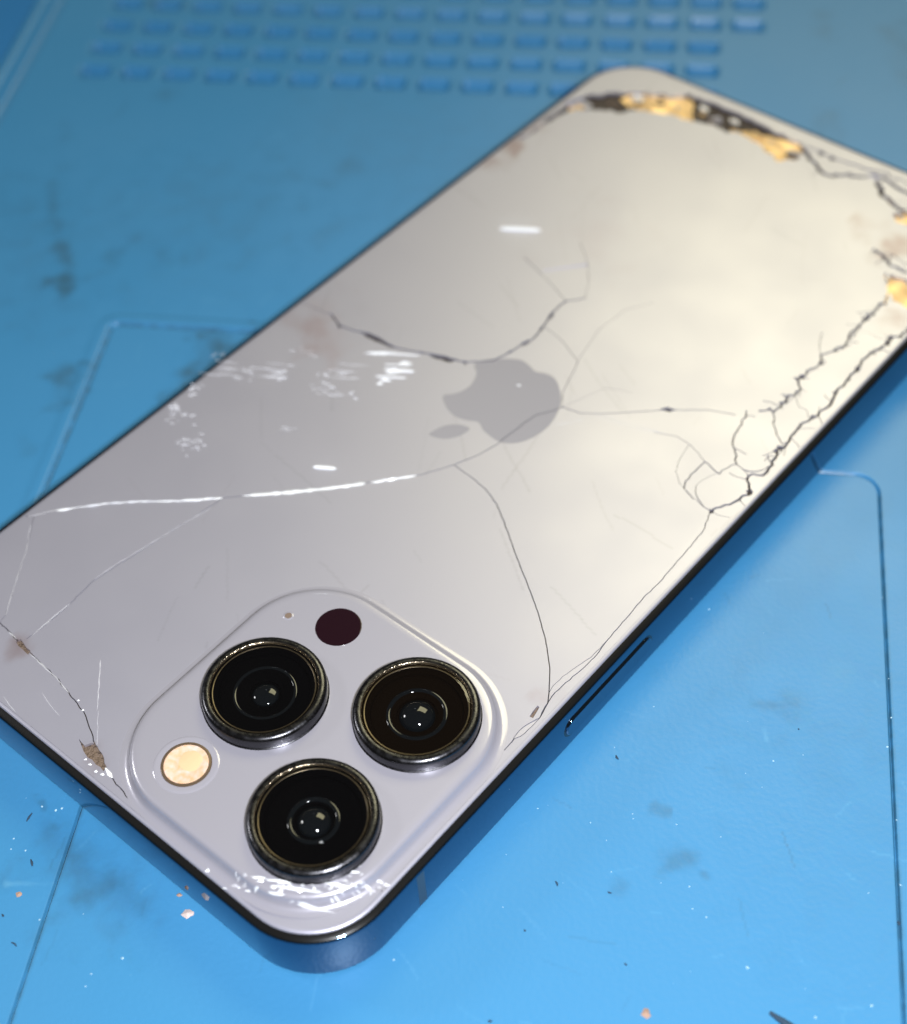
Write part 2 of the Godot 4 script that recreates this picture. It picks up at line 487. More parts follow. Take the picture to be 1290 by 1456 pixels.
# stains rubbed into the silicone, strokes given in mat millimetres: [x0, z0, x1, z1, half width, strength]
func mat_material() -> StandardMaterial3D:
	var w := 1200
	var hgt := 1160
	var im := Image.create(w, hgt, false, Image.FORMAT_RGB8)
	var base := Color(0.045, 0.220, 0.435)
	im.fill(base.linear_to_srgb())
	var grain := FastNoiseLite.new()
	grain.seed = 3
	grain.frequency = 0.045
	grain.fractal_octaves = 6
	var dirt := Color(0.03, 0.075, 0.10)
	for s in [
		[-79.7, -49.1, -74.6, -37.5, 0.9, 0.45],
		[-74.6, -37.5, -68.8, -25.1, 1.5, 0.75],
		[-81.2, -64.4, -80.4, -61.6, 1.2, 0.3],
		[-67.3, -75.9, -66.1, -73.5, 1.4, 0.5],
		[-64.1, -7.1, -62.6, -3.0, 2.2, 0.7],
		[-64.0, -5.0, -61.1, -7.4, 1.5, 0.4],
		[-70.2, -26.3, -69.3, -25.5, 2, 0.5],
		[-66.2, 5.5, -64.4, 8.0, 1.2, 0.3],
		[-44.4, -10.3, -42.4, -14.9, 3.2, 0.8],
		[-46.5, -4.5, -44.1, -13.2, 2.2, 0.5],
		[-47.9, -0.2, -45.8, -3.8, 1.6, 0.4],
		[-64.8, -32.9, -63.8, -33.3, 1.5, 0.3],
		[-56.8, -33.9, -54.8, -32.4, 1.5, 0.35],
		[-34.7, -54.7, -31.8, -57.7, 2, 0.35],
		[-33.8, -39.1, -30.2, -42.8, 2, 0.25],
		[-76.0, -103.5, -71.1, -102.6, 1.5, 0.6],
		[-39.3, 67.9, -35.1, 71.3, 5, 0.32],
		[-36.9, 70.4, -34.6, 70.4, 2.5, 0.45],
		[-41.2, 66.9, -38.4, 68.3, 3, 0.2],
		[34.5, 39.2, 36.2, 39.5, 1.2, 0.5],
		[33.7, 38.8, 36.1, 39.0, 0.8, 0.4],
		[36.9, 37.0, 37.7, 37.4, 2, 0.12],
		[23.9, 59.2, 25.4, 59.7, 1.6, 0.4],
		[24.7, 60.0, 26.9, 59.2, 1, 0.4],
		[22.4, 53.6, 23.4, 54.1, 0.6, 0.5],
		[19.0, 64.0, 19.3, 63.9, 0.8, 0.35],
		[28.1, 61.3, 28.4, 61.6, 0.5, 0.7],
		[42.7, -75.4, 42.5, -58.9, 2.2, 0.4],
		[54.9, -102.7, 56.0, -88.1, 2.5, 0.35],
		[42.5, -106.3, 43.1, -99.8, 1.5, 0.3],
		[-45.6, 60.7, -45.2, 61.4, 0.3, 0.6],
		[-43.4, 63.6, -43.0, 63.7, 0.3, 0.3],
		[-46.3, 70.9, -41.3, 70.3, 0.25, 0.5, 1],
		[34.1, 42.2, 34.4, 43.6, 0.25, 0.5, 1],
		[-52.7, 49.1, -48.6, 51.1, 0.3, 0.4, 1],
		[40.1, 35.7, 42.9, 34.7, 2.5, 0.15, 1],
		[-53.0, -49.7, -48.4, -44.8, 9, 0.14],
		[-31.0, -66.2, -21.3, -63.1, 12, 0.12],
		[-67.4, -39.8, -54.4, -37.4, 12, 0.1],
		[-83.0, -42.0, -72.3, -22.9, 8, 0.15],
		[33.5, 23.4, 41.8, 27.9, 14, 0.08],
		[42.3, 47.3, 44.2, 60.1, 9, 0.08],
	]:
		var p0 := Vector2(s[0], s[1])
		var p1 := Vector2(s[2], s[3])
		var r: float = s[4]
		var pale: bool = s.size() > 6
		var tint: Color = Color(0.16, 0.42, 0.62) if pale else dirt
		var lo := Vector2(minf(p0.x, p1.x) - r * 1.6, minf(p0.y, p1.y) - r * 1.6)
		var hi := Vector2(maxf(p0.x, p1.x) + r * 1.6, maxf(p0.y, p1.y) + r * 1.6)
		for py in range(maxi(0, int((lo.y - MAT_Z0) * 4.0)), mini(hgt - 1, int((hi.y - MAT_Z0) * 4.0)) + 1):
			for px in range(maxi(0, int((lo.x - MAT_X0) * 4.0)), mini(w - 1, int((hi.x - MAT_X0) * 4.0)) + 1):
				var q := Vector2(MAT_X0 + px / 4.0, MAT_Z0 + py / 4.0)
				var c := Geometry2D.get_closest_point_to_segment(q, p0, p1)
				var g := grain.get_noise_2d(px * 1.0, py * 1.0)
				var a := 1.0 - smoothstep(0.15, 1.5, q.distance_to(c) / r * (1.0 - 0.95 * g))
				if a > 0.0:
					a = clampf(a * s[5] * (0.36 + 0.5 * g), 0.0, 0.95)
					im.set_pixel(px, py, im.get_pixel(px, py).srgb_to_linear().lerp(tint, a).linear_to_srgb())
	# the wells and the tray floor get a deeper blue, the panel outlines hold dirt
	for k in range(-14, 2):
		for j in range(-6, 1):
			if k == 1 and j > -3: continue
			var c := Vector2(22.4 + k * 7.4, -80.6 + j * 7.05)
			im.fill_rect(Rect2i(int((c.x - 2.45 - MAT_X0) * 4.0), int((c.y - 1.6 - MAT_Z0) * 4.0), 20, 13), Color(0.042, 0.215, 0.42).linear_to_srgb())
	im.fill_rect(Rect2i(0, 20, int((-98.8 - MAT_X0) * 4.0), int((-75.0 - MAT_Z0) * 4.0)), Color(0.022, 0.17, 0.42).linear_to_srgb())
	for line in [[48.3, 4.6, 48.3, 128.0], [-41.0, 40.0, -41.0, 128.0], [-20.0, 1.8, 45.0, 1.8], [-59.9, -17.0, -59.9, 34.0], [-59.0, -17.8, -26.0, -17.8]]:
		var p0 := Vector2(line[0] - MAT_X0, line[1] - MAT_Z0) * 4.0
		var p1 := Vector2(line[2] - MAT_X0, line[3] - MAT_Z0) * 4.0
		var n := int(p0.distance_to(p1))
		for i in n:
			var q := p0.lerp(p1, float(i) / n)
			for e in [-1, 0, 1]:
				var x: int = int(q.x) + (e if p0.x == p1.x else 0)
				var y: int = int(q.y) + (e if p0.y == p1.y else 0)
				var a := (0.62 if e == 0 else 0.25) * clampf(0.75 + grain.get_noise_2d(x * 2.0, y * 2.0), 0.2, 1.0)
				im.set_pixel(x, y, im.get_pixel(x, y).srgb_to_linear().lerp(dirt, a).linear_to_srgb())
	# wear: faint scuffs all over
	for k in 1100:
		var x := rng.randf_range(0, w)
		var y := rng.randf_range(0, hgt)
		var t := rng.randf_range(0.0, TAU)
		var ln := rng.randf_range(3, 22)
		var to := Color(0.12, 0.36, 0.58) if rng.randf() < 0.6 else dirt
		var a := rng.randf_range(0.04, 0.20)
		for i in int(ln):
			t += rng.randf_range(-0.05, 0.05)
			x += cos(t)
			y += sin(t)
			if x >= 0 and y >= 0 and x < w and y < hgt:
				im.set_pixel(int(x), int(y), im.get_pixel(int(x), int(y)).srgb_to_linear().lerp(to, a).linear_to_srgb())
	var m := StandardMaterial3D.new()
	m.albedo_texture = ImageTexture.create_from_image(im)
	m.roughness = 0.46
	m.roughness_texture = noise_texture(1024, 0.006, 6, 0.74, 1.0)
	m.metallic_specular = 0.5
	m.normal_enabled = true
	m.normal_texture = noise_texture(2048, 0.16, 3, 0, 1, true, 3.0)
	m.normal_scale = 0.05
	return m

# ------------------------------------------------------------------ the phone
func build_phone() -> void:
	phone = Node3D.new()
	phone.name = "smartphone"
	phone.rotation.y = deg_to_rad(57.7)
	add_child(phone)
	tag(phone, "lavender grey smartphone with shattered back glass, lying face down on the blue mat", "phone")
	var outer := rim(LEN / 2.0 - CORNER, WID / 2.0 - CORNER, 14)
	var r := CORNER
	# polished steel frame
	var st := begin()
	sweep(st, outer, PackedVector2Array([Vector2(r - 1.0, 0.25), Vector2(r - 0.45, 0.12), Vector2(r - 0.18, 0.22), Vector2(r - 0.04, 0.42), Vector2(r, 0.7), Vector2(r, 6.85), Vector2(r - 0.03, 7.02), Vector2(r - 0.10, 7.14), Vector2(r - 0.22, 7.2)]), on_phone)
	made("frame", st, M.steel, phone)
	st = begin()
	sweep(st, outer, PackedVector2Array([Vector2(r - 0.22, 7.2), Vector2(r - 0.5, 7.33), Vector2(r - 0.98, 7.44), Vector2(r - 1.05, 7.2)]), on_phone)
	made("gasket", st, M.gasket, phone)
	# rounded border of the back glass
	st = begin()
	sweep(st, outer, PackedVector2Array([Vector2(r - 0.94, 7.2), Vector2(r - 0.92, 7.46), Vector2(r - 0.98, 7.57), Vector2(r - 1.12, 7.63), Vector2(r - 1.36, 7.65), Vector2(r - 1.38, 7.2)]), on_phone)
	made("glass_border", st, M.glass, phone)
	# the face-down screen
	st = begin()
	sweep(st, outer, PackedVector2Array([Vector2(r - 1.0, 0.3), Vector2(r - 1.2, 0.05), Vector2(r - 1.4, 0.01)]), on_phone, true)
	made("screen", st, M.gasket, phone)
	# what lies under the glass
	st = begin()
	var inner := PackedVector2Array()
	for i in outer[0].size():
		inner.append(outer[0][i] + outer[1][i] * (r - 1.05) + Vector2(LEN, WID) / 2.0)
	slab(st, inner, 6.5, 6.95)
	made("inner_plate", st, M.under, phone)
	for g in [
		[136.48,63.79,139.59,62.28,142.92,57.76,142.59,54.13,136.95,50.51,136.28,53.11,135.19,56.83,134.46,59.14],
		[140.01,45.73,140.98,43.12,143.29,35.54,139.35,31.52,136.15,35.20,138.44,41.45],
		[125.51,11.32,126.30,7.11,126.00,2.36,117.28,-2.03,118.29,3.46,119.53,7.83],
		[136.76,16.68,139.63,12.29,136.07,10.29,133.60,14.13],
	]:
		st = begin()
		if slab(st, crooked(pts(g), 0.25), 6.9, 7.12):
			made("copper_foil", st, M.gold, phone)

	build_glass(outer, r)
	build_plateau()

	# antenna breaks and the side button
	for a in [15.1, 131.0]:
		for b in [0.0, WID]:
			st = begin()
			var s := -1.0 if b == 0.0 else 1.0
			strip_on_side(st, a, b, s, 0.55, 0.75, 6.8, 0.012, 0.05)
			made("antenna_band", st, M.band, phone)
	st = begin()
	capsule_on_side(st, 47.6, 3.9, 8.35, 1.72, 0.02, 0.0)
	made("button_recess", st, M.gasket, phone)
	st = begin()
	capsule_on_side(st, 47.6, 3.95, 8.05, 1.42, 0.26, 0.16)
	made("side_button", st, M.steel, phone)

func strip_on_side(st: SurfaceTool, a: float, b: float, s: float, half: float, h0: float, h1: float, proud: float, soft: float) -> void:
	var n := Vector3(0, 0, -s)
	var y := b + s * proud
	quad(st, P(a - half, y, h0), P(a + half, y, h0), P(a + half, y, h1), P(a - half, y, h1), n, n, n, n)
	for e in [-1.0, 1.0]:
		var m := Vector3(e, 0, 0)
		quad(st, P(a + e * half, y, h0), P(a + e * half, y, h1), P(a + e * half, b - s * soft, h1), P(a + e * half, b - s * soft, h0), m, m, m, m)

func capsule_on_side(st: SurfaceTool, a: float, h: float, half: float, radius: float, proud: float, bevel: float) -> void:
	var put := func(x: float, y: float, z: float) -> Vector3: return Vector3(x + a - LEN / 2.0, y + h, WID / 2.0 + z) * MM
	sweep(st, rim(half - radius, 0.0001, 8), PackedVector2Array([Vector2(radius, -0.3), Vector2(radius, proud - bevel), Vector2(radius - bevel * 0.35, proud - bevel * 0.35), Vector2(radius - bevel - 0.001, proud)]), put, true)

func build_glass(outer: Array, r: float) -> void:
	var whole := PackedVector2Array()
	for i in outer[0].size():
		whole.append(outer[0][i] + outer[1][i] * (r - 1.38) + Vector2(LEN, WID) / 2.0)
	var pieces: Array[PackedVector2Array] = [whole]
	var gaps: Array[PackedVector2Array] = []
	for hole in [
		[117.66,69.48,122.59,69.29,126.43,69.35,130.93,69.29,133.89,67.99,136.29,65.68,138.10,62.94,140.32,59.92,141.60,56.83,143.23,55.70,143.47,53.61,143.68,49.29,143.57,44.82,143.18,40.79,142.81,36.82,142.36,33.65,138.93,33.06,137.03,35.24,138.56,39.39,139.49,43.21,138.46,45.24,138.71,48.13,137.37,51.64,137.15,54.83,135.55,57.66,134.82,59.98,132.89,60.86,132.34,63.34,130.78,65.06,129.31,67.45,126.67,68.36,124.15,68.75,120.52,68.83],
		[124.53,9.25,124.96,6.81,124.72,3.01,118.08,-1.14,118.97,1.59,119.85,3.89,120.09,6.08,121.67,8.06],
		[136.13,15.59,137.63,14.04,136.74,11.62,135.27,12.69,134.86,14.13],
		[3.65,39.86,3.49,38.74,4.21,38.28,4.36,37.51,3.66,35.79,3.17,34.54,2.63,34.51,2.74,35.79,2.76,36.62,2.55,37.18,2.90,38.18],
		[7.91,55.97,8.35,55.74,8.25,54.72,8.07,53.50,7.64,53.23,7.62,54.22,7.66,55.15],
		[36.71,2.84,38.32,3.04,38.37,2.68,36.80,2.43],
		[83.90,19.02,84.86,18.39,85.21,17.31,84.25,17.73],
		[71.34,60.01,71.98,58.01,71.99,55.70,71.65,53.87,71.21,56.03,71.00,58.14],
		[73.55,50.25,74.65,47.46,75.23,45.13,74.17,46.07,73.47,48.56],
	]:
		gaps.append(crooked(pts(hole), 0.30 if hole.size() > 40 else 0.14))
	for c in [
		[0.1, 0.1, [70.95,74.39,70.73,69.80,71.40,65.33]],
		[0.26, 0.1, [71.50,65.43,70.44,62.59,71.24,59.67,71.55,57.88,71.71,55.83,71.86,53.81,73.40,49.99,74.32,47.44,75.31,44.58,77.80,41.78,81.09,40.84,84.74,40.13,87.35,40.62,90.91,41.34,93.15,41.25,95.19,39.53]],
		[0.1, 0.06, [93.15,41.25,94.64,44.85,95.81,48.25,97.00,51.72]],
		[0.06, 0.08, [95.19,39.53,98.35,41.19,101.77,44.14,104.23,47.25]],
		[0.08, 0.06, [87.35,40.62,86.49,36.71,85.17,33.93,84.49,32.59,81.81,31.71,78.76,30.74,76.56,29.16]],
		[0.05, 0.06, [84.27,32.66,91.00,34.22,96.70,33.72,100.18,31.52]],
		[0.12, 0.05, [20.77,71.63,21.22,69.73,22.69,68.79,24.52,67.58,25.87,66.21,28.68,63.74,31.65,60.50,34.99,56.39,38.41,52.76,40.18,51.06,43.40,47.48,47.24,43.88,51.17,40.35,53.86,38.04,56.56,35.73,60.26,33.68,63.45,32.32,66.13,31.65,70.64,31.27,73.42,30.95,74.81,29.98,76.62,29.09]],
		[0.13, 0.06, [76.62,29.09,77.25,26.40,79.01,24.12,81.40,21.42,83.90,18.80,85.10,17.24,87.72,13.84,88.94,10.81]],
		[0.04, 0.06, [76.62,29.09,79.70,28.03,82.93,26.81,84.30,23.53]],
		[0.12, 0.03, [60.26,33.68,60.05,30.64,59.59,27.99,58.56,25.35,56.64,22.47,53.93,18.76,51.09,14.58,48.60,11.05,45.99,7.87,43.21,5.09,40.90,3.39,39.33,2.36,37.35,1.88]],
		[0.1, 0.07, [38.41,52.76,34.38,53.22,30.35,53.97,26.22,54.54,22.24,55.18,19.21,55.55,15.52,55.11,12.71,54.98,8.93,55.16]],
		[0.06, 0.05, [21.74,69.26,17.79,65.86,12.93,62.35,9.57,59.81,8.49,59.51]],
		[0.12, 0.1, [7.69,66.44,8.19,63.08,8.49,59.51,8.32,57.75,8.13,55.85,7.92,53.69,7.64,50.85,7.49,48.20,6.99,45.41,6.64,43.56,6.11,41.51,5.14,39.46,4.21,37.69,3.19,35.37,2.61,33.69,2.32,32.22,1.99,29.60,2.18,26.48,1.80,23.34,1.39,20.55,1.21,18.45,1.20,16.67,1.98,14.05,2.38,12.92,3.85,10.84,5.77,7.70,8.69,3.58,11.07,1.88,10.34,-0.69]],
		[0.11, 0.06, [73.38,4.09,70.38,3.06,66.39,2.83,63.35,2.71,60.77,2.59,57.75,2.73,54.03,2.51,49.74,2.32,47.44,2.08,44.45,2.28,42.20,2.52,40.36,2.57,38.78,2.32,37.35,1.88,35.97,1.87,34.10,2.04,33.51,2.34,32.62,2.31,31.03,2.30,28.10,2.04,23.27,1.89,18.89,2.03,15.86,2.28,12.47,2.66,11.43,1.43]],
		[0.06, 0.06, [50.07,2.37,47.19,2.39,45.21,2.86,43.17,3.28,41.44,3.32,40.53,3.10]],
		[0.06, 0.08, [37.35,1.88,35.33,2.53,34.14,2.56,32.90,2.25]],
		[0.312, 0.22, [73.57,4.12,74.82,3.55,75.81,2.80,77.31,2.67,78.58,2.09,79.66,2.52,80.61,3.42,81.29,3.87,82.32,2.55,83.87,2.42,85.56,2.94,87.42,3.27,88.59,2.87,91.21,3.38,93.57,3.14,95.22,2.72,97.62,2.47,100.06,2.80,101.75,2.95,103.93,3.10,105.80,3.06,107.39,3.42,109.46,3.18,111.52,2.34,113.23,2.60,114.26,1.88,115.72,1.54,120.67,1.12,126.70,-0.26]],
		[0.144, 0.16, [73.57,4.12,73.41,4.59,73.75,5.96,74.07,7.62,74.56,8.83,76.40,9.38,78.41,9.46,79.83,9.25,79.27,6.84,81.34,6.49,81.92,6.01,81.54,4.89,81.29,3.87]],
		[0.084, 0.1, [73.77,5.40,74.71,7.05,75.91,7.88,77.23,7.77,78.64,7.28,79.27,6.84]],
		[0.084, 0.08, [79.83,9.25,80.49,10.59,81.13,12.51,81.35,14.45,80.73,15.82,80.11,17.19]],
		[0.06, 0.08, [80.99,12.41,78.17,11.93,76.25,11.18,74.93,9.67,73.84,6.88]],
		[0.192, 0.18, [81.92,6.01,84.01,7.69,84.99,8.64,86.86,9.00,88.61,9.57,89.38,9.72,90.38,10.15]],
		[0.12, 0.18, [89.38,9.72,89.86,9.21,90.18,8.68]],
		[0.264, 0.22, [91.44,8.77,92.49,7.98,92.35,7.30,93.54,7.19,96.26,7.45,96.49,6.86,97.78,6.94,99.25,8.00,100.71,7.89,102.89,7.47,104.31,7.45,104.87,7.95,106.84,7.22,108.99,6.59,110.87,7.27,113.31,7.24,115.95,7.01,118.78,6.87,120.49,7.26,122.41,8.07,124.23,9.74]],
		[0.168, 0.16, [92.49,7.69,91.31,6.64,89.71,5.31,88.85,4.19,88.15,3.16]],
		[0.072, 0.12, [96.49,6.86,95.06,5.22,95.06,4.06,93.87,3.03]],
		[0.084, 0.12, [104.63,7.95,106.57,9.44,108.84,10.24]],
		[0.12, 0.16, [84.01,7.69,83.95,6.78,84.05,5.98]],
		[0.12, 0.14, [81.71,4.67,82.29,3.38,83.29,2.90,84.44,2.50]],
		[0.12, 0.14, [84.56,3.58,85.34,3.50,85.88,3.08]],
		[0.096, 0.14, [110.87,7.27,112.30,6.34,112.39,4.32,112.58,2.52]],
		[0.62, 0.26, [142.52,35.32,140.60,32.29,138.54,28.96,138.40,27.35,140.01,25.79,140.94,23.33,142.29,22.13,142.75,20.91,141.93,18.45,141.43,16.21,141.39,9.93,140.13,2.69]],
		[0.75, 0.22, [141.98,21.95,139.08,18.76,137.99,16.18,137.39,13.90,137.84,11.28]],
		[0.36, 0.2, [127.80,13.61,127.58,12.30,126.24,10.34,126.06,7.44,127.09,2.96]],
		[0.22, 0.22, [142.68,33.85,142.39,29.27,142.91,25.51,143.61,21.91,143.58,17.43,143.31,11.94]],
		[0.14, 0.14, [127.86,12.46,128.13,10.49,127.44,8.23]],
		[0.14, 0.12, [104.66,71.96,109.04,70.11,115.74,70.79,119.48,69.66]],
	]:
		var path := crooked(pts(c[2]), c[1])
		for g in Geometry2D.offset_polyline(path, c[0] / 2.0, Geometry2D.JOIN_MITER, Geometry2D.END_SQUARE):
			gaps.append(g)
		# small bites out of the edges of the wider cracks
		if c[0] > 0.2:
			for p in path:
				if c[0] > 0.262 and rng.randf() < 0.30:
					var away := Vector2.from_angle(rng.randf() * TAU) * rng.randf_range(0.6, 2.4)
					gaps.append_array(Geometry2D.offset_polyline(crooked(PackedVector2Array([p, p + away * 0.5 + Vector2(rng.randf_range(-0.3, 0.3), rng.randf_range(-0.3, 0.3)), p + away]), 0.08), rng.randf_range(0.03, 0.075), Geometry2D.JOIN_MITER, Geometry2D.END_SQUARE))
				if rng.randf() < 0.45:
					var bite := PackedVector2Array()
					var size := rng.randf_range(0.15, 0.55)
					for k in 6:
						bite.append(p + Vector2.from_angle(TAU * k / 6.0) * size * rng.randf_range(0.4, 1.2))
					gaps.append(bite)
	var left := gaps
	for turn in 5:          # a gap that touches nothing yet would leave a hole: it waits for the others, at last the piece is parted there
		var waiting: Array[PackedVector2Array] = []
		for g in left:
			var next: Array[PackedVector2Array] = []
			var inside := false
			for p in pieces:
				var res := Geometry2D.clip_polygons(p, g)
				var holed := false
				for q in res:
					if Geometry2D.is_polygon_clockwise(q) and area(q) > 0.03: holed = true
				if holed and turn < 3:
					inside = true
					break
				if holed:
					var mid := Vector2.ZERO
					for q in g: mid += q / g.size()
					var along := Vector2.from_angle(rng.randf() * TAU) * 400.0
					var side := along.orthogonal()
					res.clear()
					for s in [1.0, -1.0]:
						for half in Geometry2D.intersect_polygons(p, PackedVector2Array([mid - along, mid + along, mid + along + side * s, mid - along + side * s])):
							res.append_array(Geometry2D.clip_polygons(half, g))
				for q in res:
					if area(q) > 0.015 and not Geometry2D.is_polygon_clockwise(q): next.append(q)
			if inside: waiting.append(g)
			else: pieces = next
		left = waiting
		if left.is_empty(): break
	var count := 0
	for p in pieces:
		var st := begin()
		var size := area(p)
		var tilt := Vector2.ZERO
		if size < 60.0: tilt = Vector2(rng.randf_range(-1, 1), rng.randf_range(-1, 1)) * 0.018
		if size < 3.0: tilt *= 2.0
		var sink := 0.0 if size > 60.0 else rng.randf_range(0.0, 0.08)
		if slab(st, p, 7.16, GLASS_TOP - sink, tilt):
			made("glass_shard", st, M.glass, phone)
			count += 1
		else:
			print("not drawn: ", size)
	print("shards ", count, " gaps left ", left.size())
	# gaps inside a shard: dark strips laid on the glass in place of the shaded crack
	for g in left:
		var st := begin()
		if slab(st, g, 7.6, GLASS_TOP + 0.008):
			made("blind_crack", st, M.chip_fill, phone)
	# the emblem, cut by the same cracks
	var body := smooth_outline(pts([67.90,36.00,67.20,34.60,66.90,33.00,66.90,31.50,67.80,30.00,69.60,28.90,72.00,28.40,74.50,28.70,77.00,29.70,79.00,31.40,80.20,33.20,80.20,34.70,79.70,36.00,80.10,37.40,80.20,38.90,79.00,40.90,77.50,42.50,75.90,43.30,74.80,42.00,73.60,41.40,72.30,41.10,71.00,41.30,69.80,41.90,68.90,42.70,68.00,41.90,67.20,40.40,66.90,39.00,67.20,37.50]))
	var leaf := smooth_outline(pts([66.35,36.1, 66.25,37.2, 65.6,38.3, 64.6,39.1, 63.4,39.5, 62.4,39.6, 62.5,38.5, 63.1,37.4, 64.0,36.6, 65.1,36.15]))
	var st2 := begin()
	var parts: Array[PackedVector2Array] = [body, leaf]
	for g in gaps:
		var next: Array[PackedVector2Array] = []
		for p in parts:
			var res := Geometry2D.clip_polygons(p, g)
			var bad := false
			for q in res:
				if Geometry2D.is_polygon_clockwise(q): bad = true
			if bad: next.append(p)
			else: next.append_array(res)
		parts = next
	for p in parts:
		if area(p) > 0.02: slab(st2, p, GLASS_TOP - 0.1, GLASS_TOP + 0.012)
	tag(made("emblem", st2, M.emblem, phone), "dull grey fruit-shaped emblem under the cracks")

	# crushed glass along the pale cracks, painted white for light off their facets
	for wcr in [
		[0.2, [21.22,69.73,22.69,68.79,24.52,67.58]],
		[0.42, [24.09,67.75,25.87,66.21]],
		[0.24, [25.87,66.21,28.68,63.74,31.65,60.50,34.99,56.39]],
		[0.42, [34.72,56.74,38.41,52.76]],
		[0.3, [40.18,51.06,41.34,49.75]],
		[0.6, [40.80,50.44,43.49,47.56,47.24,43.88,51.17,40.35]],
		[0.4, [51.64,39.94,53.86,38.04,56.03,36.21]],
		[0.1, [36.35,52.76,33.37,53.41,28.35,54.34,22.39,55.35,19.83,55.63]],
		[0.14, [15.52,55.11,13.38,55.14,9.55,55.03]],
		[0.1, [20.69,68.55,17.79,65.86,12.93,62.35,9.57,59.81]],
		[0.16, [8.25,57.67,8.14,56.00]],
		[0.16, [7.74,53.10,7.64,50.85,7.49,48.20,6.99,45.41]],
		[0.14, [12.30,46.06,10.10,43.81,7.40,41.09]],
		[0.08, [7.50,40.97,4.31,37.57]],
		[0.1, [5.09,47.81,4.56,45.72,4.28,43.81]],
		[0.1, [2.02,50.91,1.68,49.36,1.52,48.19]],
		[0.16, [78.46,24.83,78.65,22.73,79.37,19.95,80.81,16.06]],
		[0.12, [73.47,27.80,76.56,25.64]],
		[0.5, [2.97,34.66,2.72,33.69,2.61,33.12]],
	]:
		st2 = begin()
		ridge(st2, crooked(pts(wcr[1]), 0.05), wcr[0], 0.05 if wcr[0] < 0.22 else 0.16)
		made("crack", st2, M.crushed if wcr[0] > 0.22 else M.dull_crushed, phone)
	# splinters on the glass, the first few white streaks put in for reflections: a, b, length along the picture's width, width
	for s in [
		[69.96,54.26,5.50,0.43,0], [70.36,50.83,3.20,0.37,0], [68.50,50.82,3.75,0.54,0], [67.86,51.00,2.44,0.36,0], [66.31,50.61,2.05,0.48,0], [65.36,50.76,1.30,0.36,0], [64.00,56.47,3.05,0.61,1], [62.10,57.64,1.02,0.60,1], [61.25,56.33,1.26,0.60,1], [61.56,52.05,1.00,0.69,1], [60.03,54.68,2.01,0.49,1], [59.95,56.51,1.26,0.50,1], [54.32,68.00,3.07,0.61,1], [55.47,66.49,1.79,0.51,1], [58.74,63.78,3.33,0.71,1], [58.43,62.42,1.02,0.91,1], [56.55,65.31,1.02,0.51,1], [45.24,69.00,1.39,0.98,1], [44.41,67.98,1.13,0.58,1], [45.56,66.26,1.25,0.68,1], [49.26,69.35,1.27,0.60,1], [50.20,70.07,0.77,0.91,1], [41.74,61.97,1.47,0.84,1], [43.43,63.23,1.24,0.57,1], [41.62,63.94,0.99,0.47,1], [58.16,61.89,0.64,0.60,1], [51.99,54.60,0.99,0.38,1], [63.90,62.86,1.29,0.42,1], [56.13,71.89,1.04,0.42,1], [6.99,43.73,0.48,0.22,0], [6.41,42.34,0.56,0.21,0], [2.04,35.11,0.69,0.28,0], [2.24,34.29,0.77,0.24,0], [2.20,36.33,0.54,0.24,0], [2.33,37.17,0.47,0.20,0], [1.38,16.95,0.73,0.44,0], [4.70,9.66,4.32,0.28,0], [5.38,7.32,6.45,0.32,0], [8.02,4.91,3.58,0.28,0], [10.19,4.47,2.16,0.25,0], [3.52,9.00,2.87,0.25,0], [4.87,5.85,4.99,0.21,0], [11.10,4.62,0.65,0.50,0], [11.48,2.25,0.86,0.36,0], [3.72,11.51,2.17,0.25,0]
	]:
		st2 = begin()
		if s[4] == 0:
			splinter_glint(st2, Vector2(s[0], s[1]), s[2], s[3])
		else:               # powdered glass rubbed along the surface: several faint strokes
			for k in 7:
				splinter_glint(st2, Vector2(s[0], s[1]) + Vector2(rng.randfn(0.0, 0.35), rng.randfn(0.0, 0.35)) * (0.5 + s[2]), s[2] * rng.randf_range(0.3, 1.4), s[3] * rng.randf_range(0.12, 0.4))
		made("splinter_glint", st2, M.crushed if s[4] == 0 else M.powder, phone)
	# crushed glass at the near corner, where the crack runs under the plateau
	var trail := pts([1.98,13.83,3.45,11.25,5.13,7.91,7.14,4.92,9.84,3.06,11.20,2.37])
	for k in 70:
		var u := rng.randf() * (trail.size() - 1.001)
		var c := trail[int(u)].lerp(trail[int(u) + 1], u - int(u)) + Vector2(rng.randfn(0.0, 0.55), rng.randfn(0.0, 0.55))
		st2 = begin()
		splinter_glint(st2, c, rng.randf_range(0.25, 1.1), rng.randf_range(0.12, 0.4))
		made("splinter_glint", st2, M.crushed if rng.randf() < 0.45 else M.dull_crushed, phone)
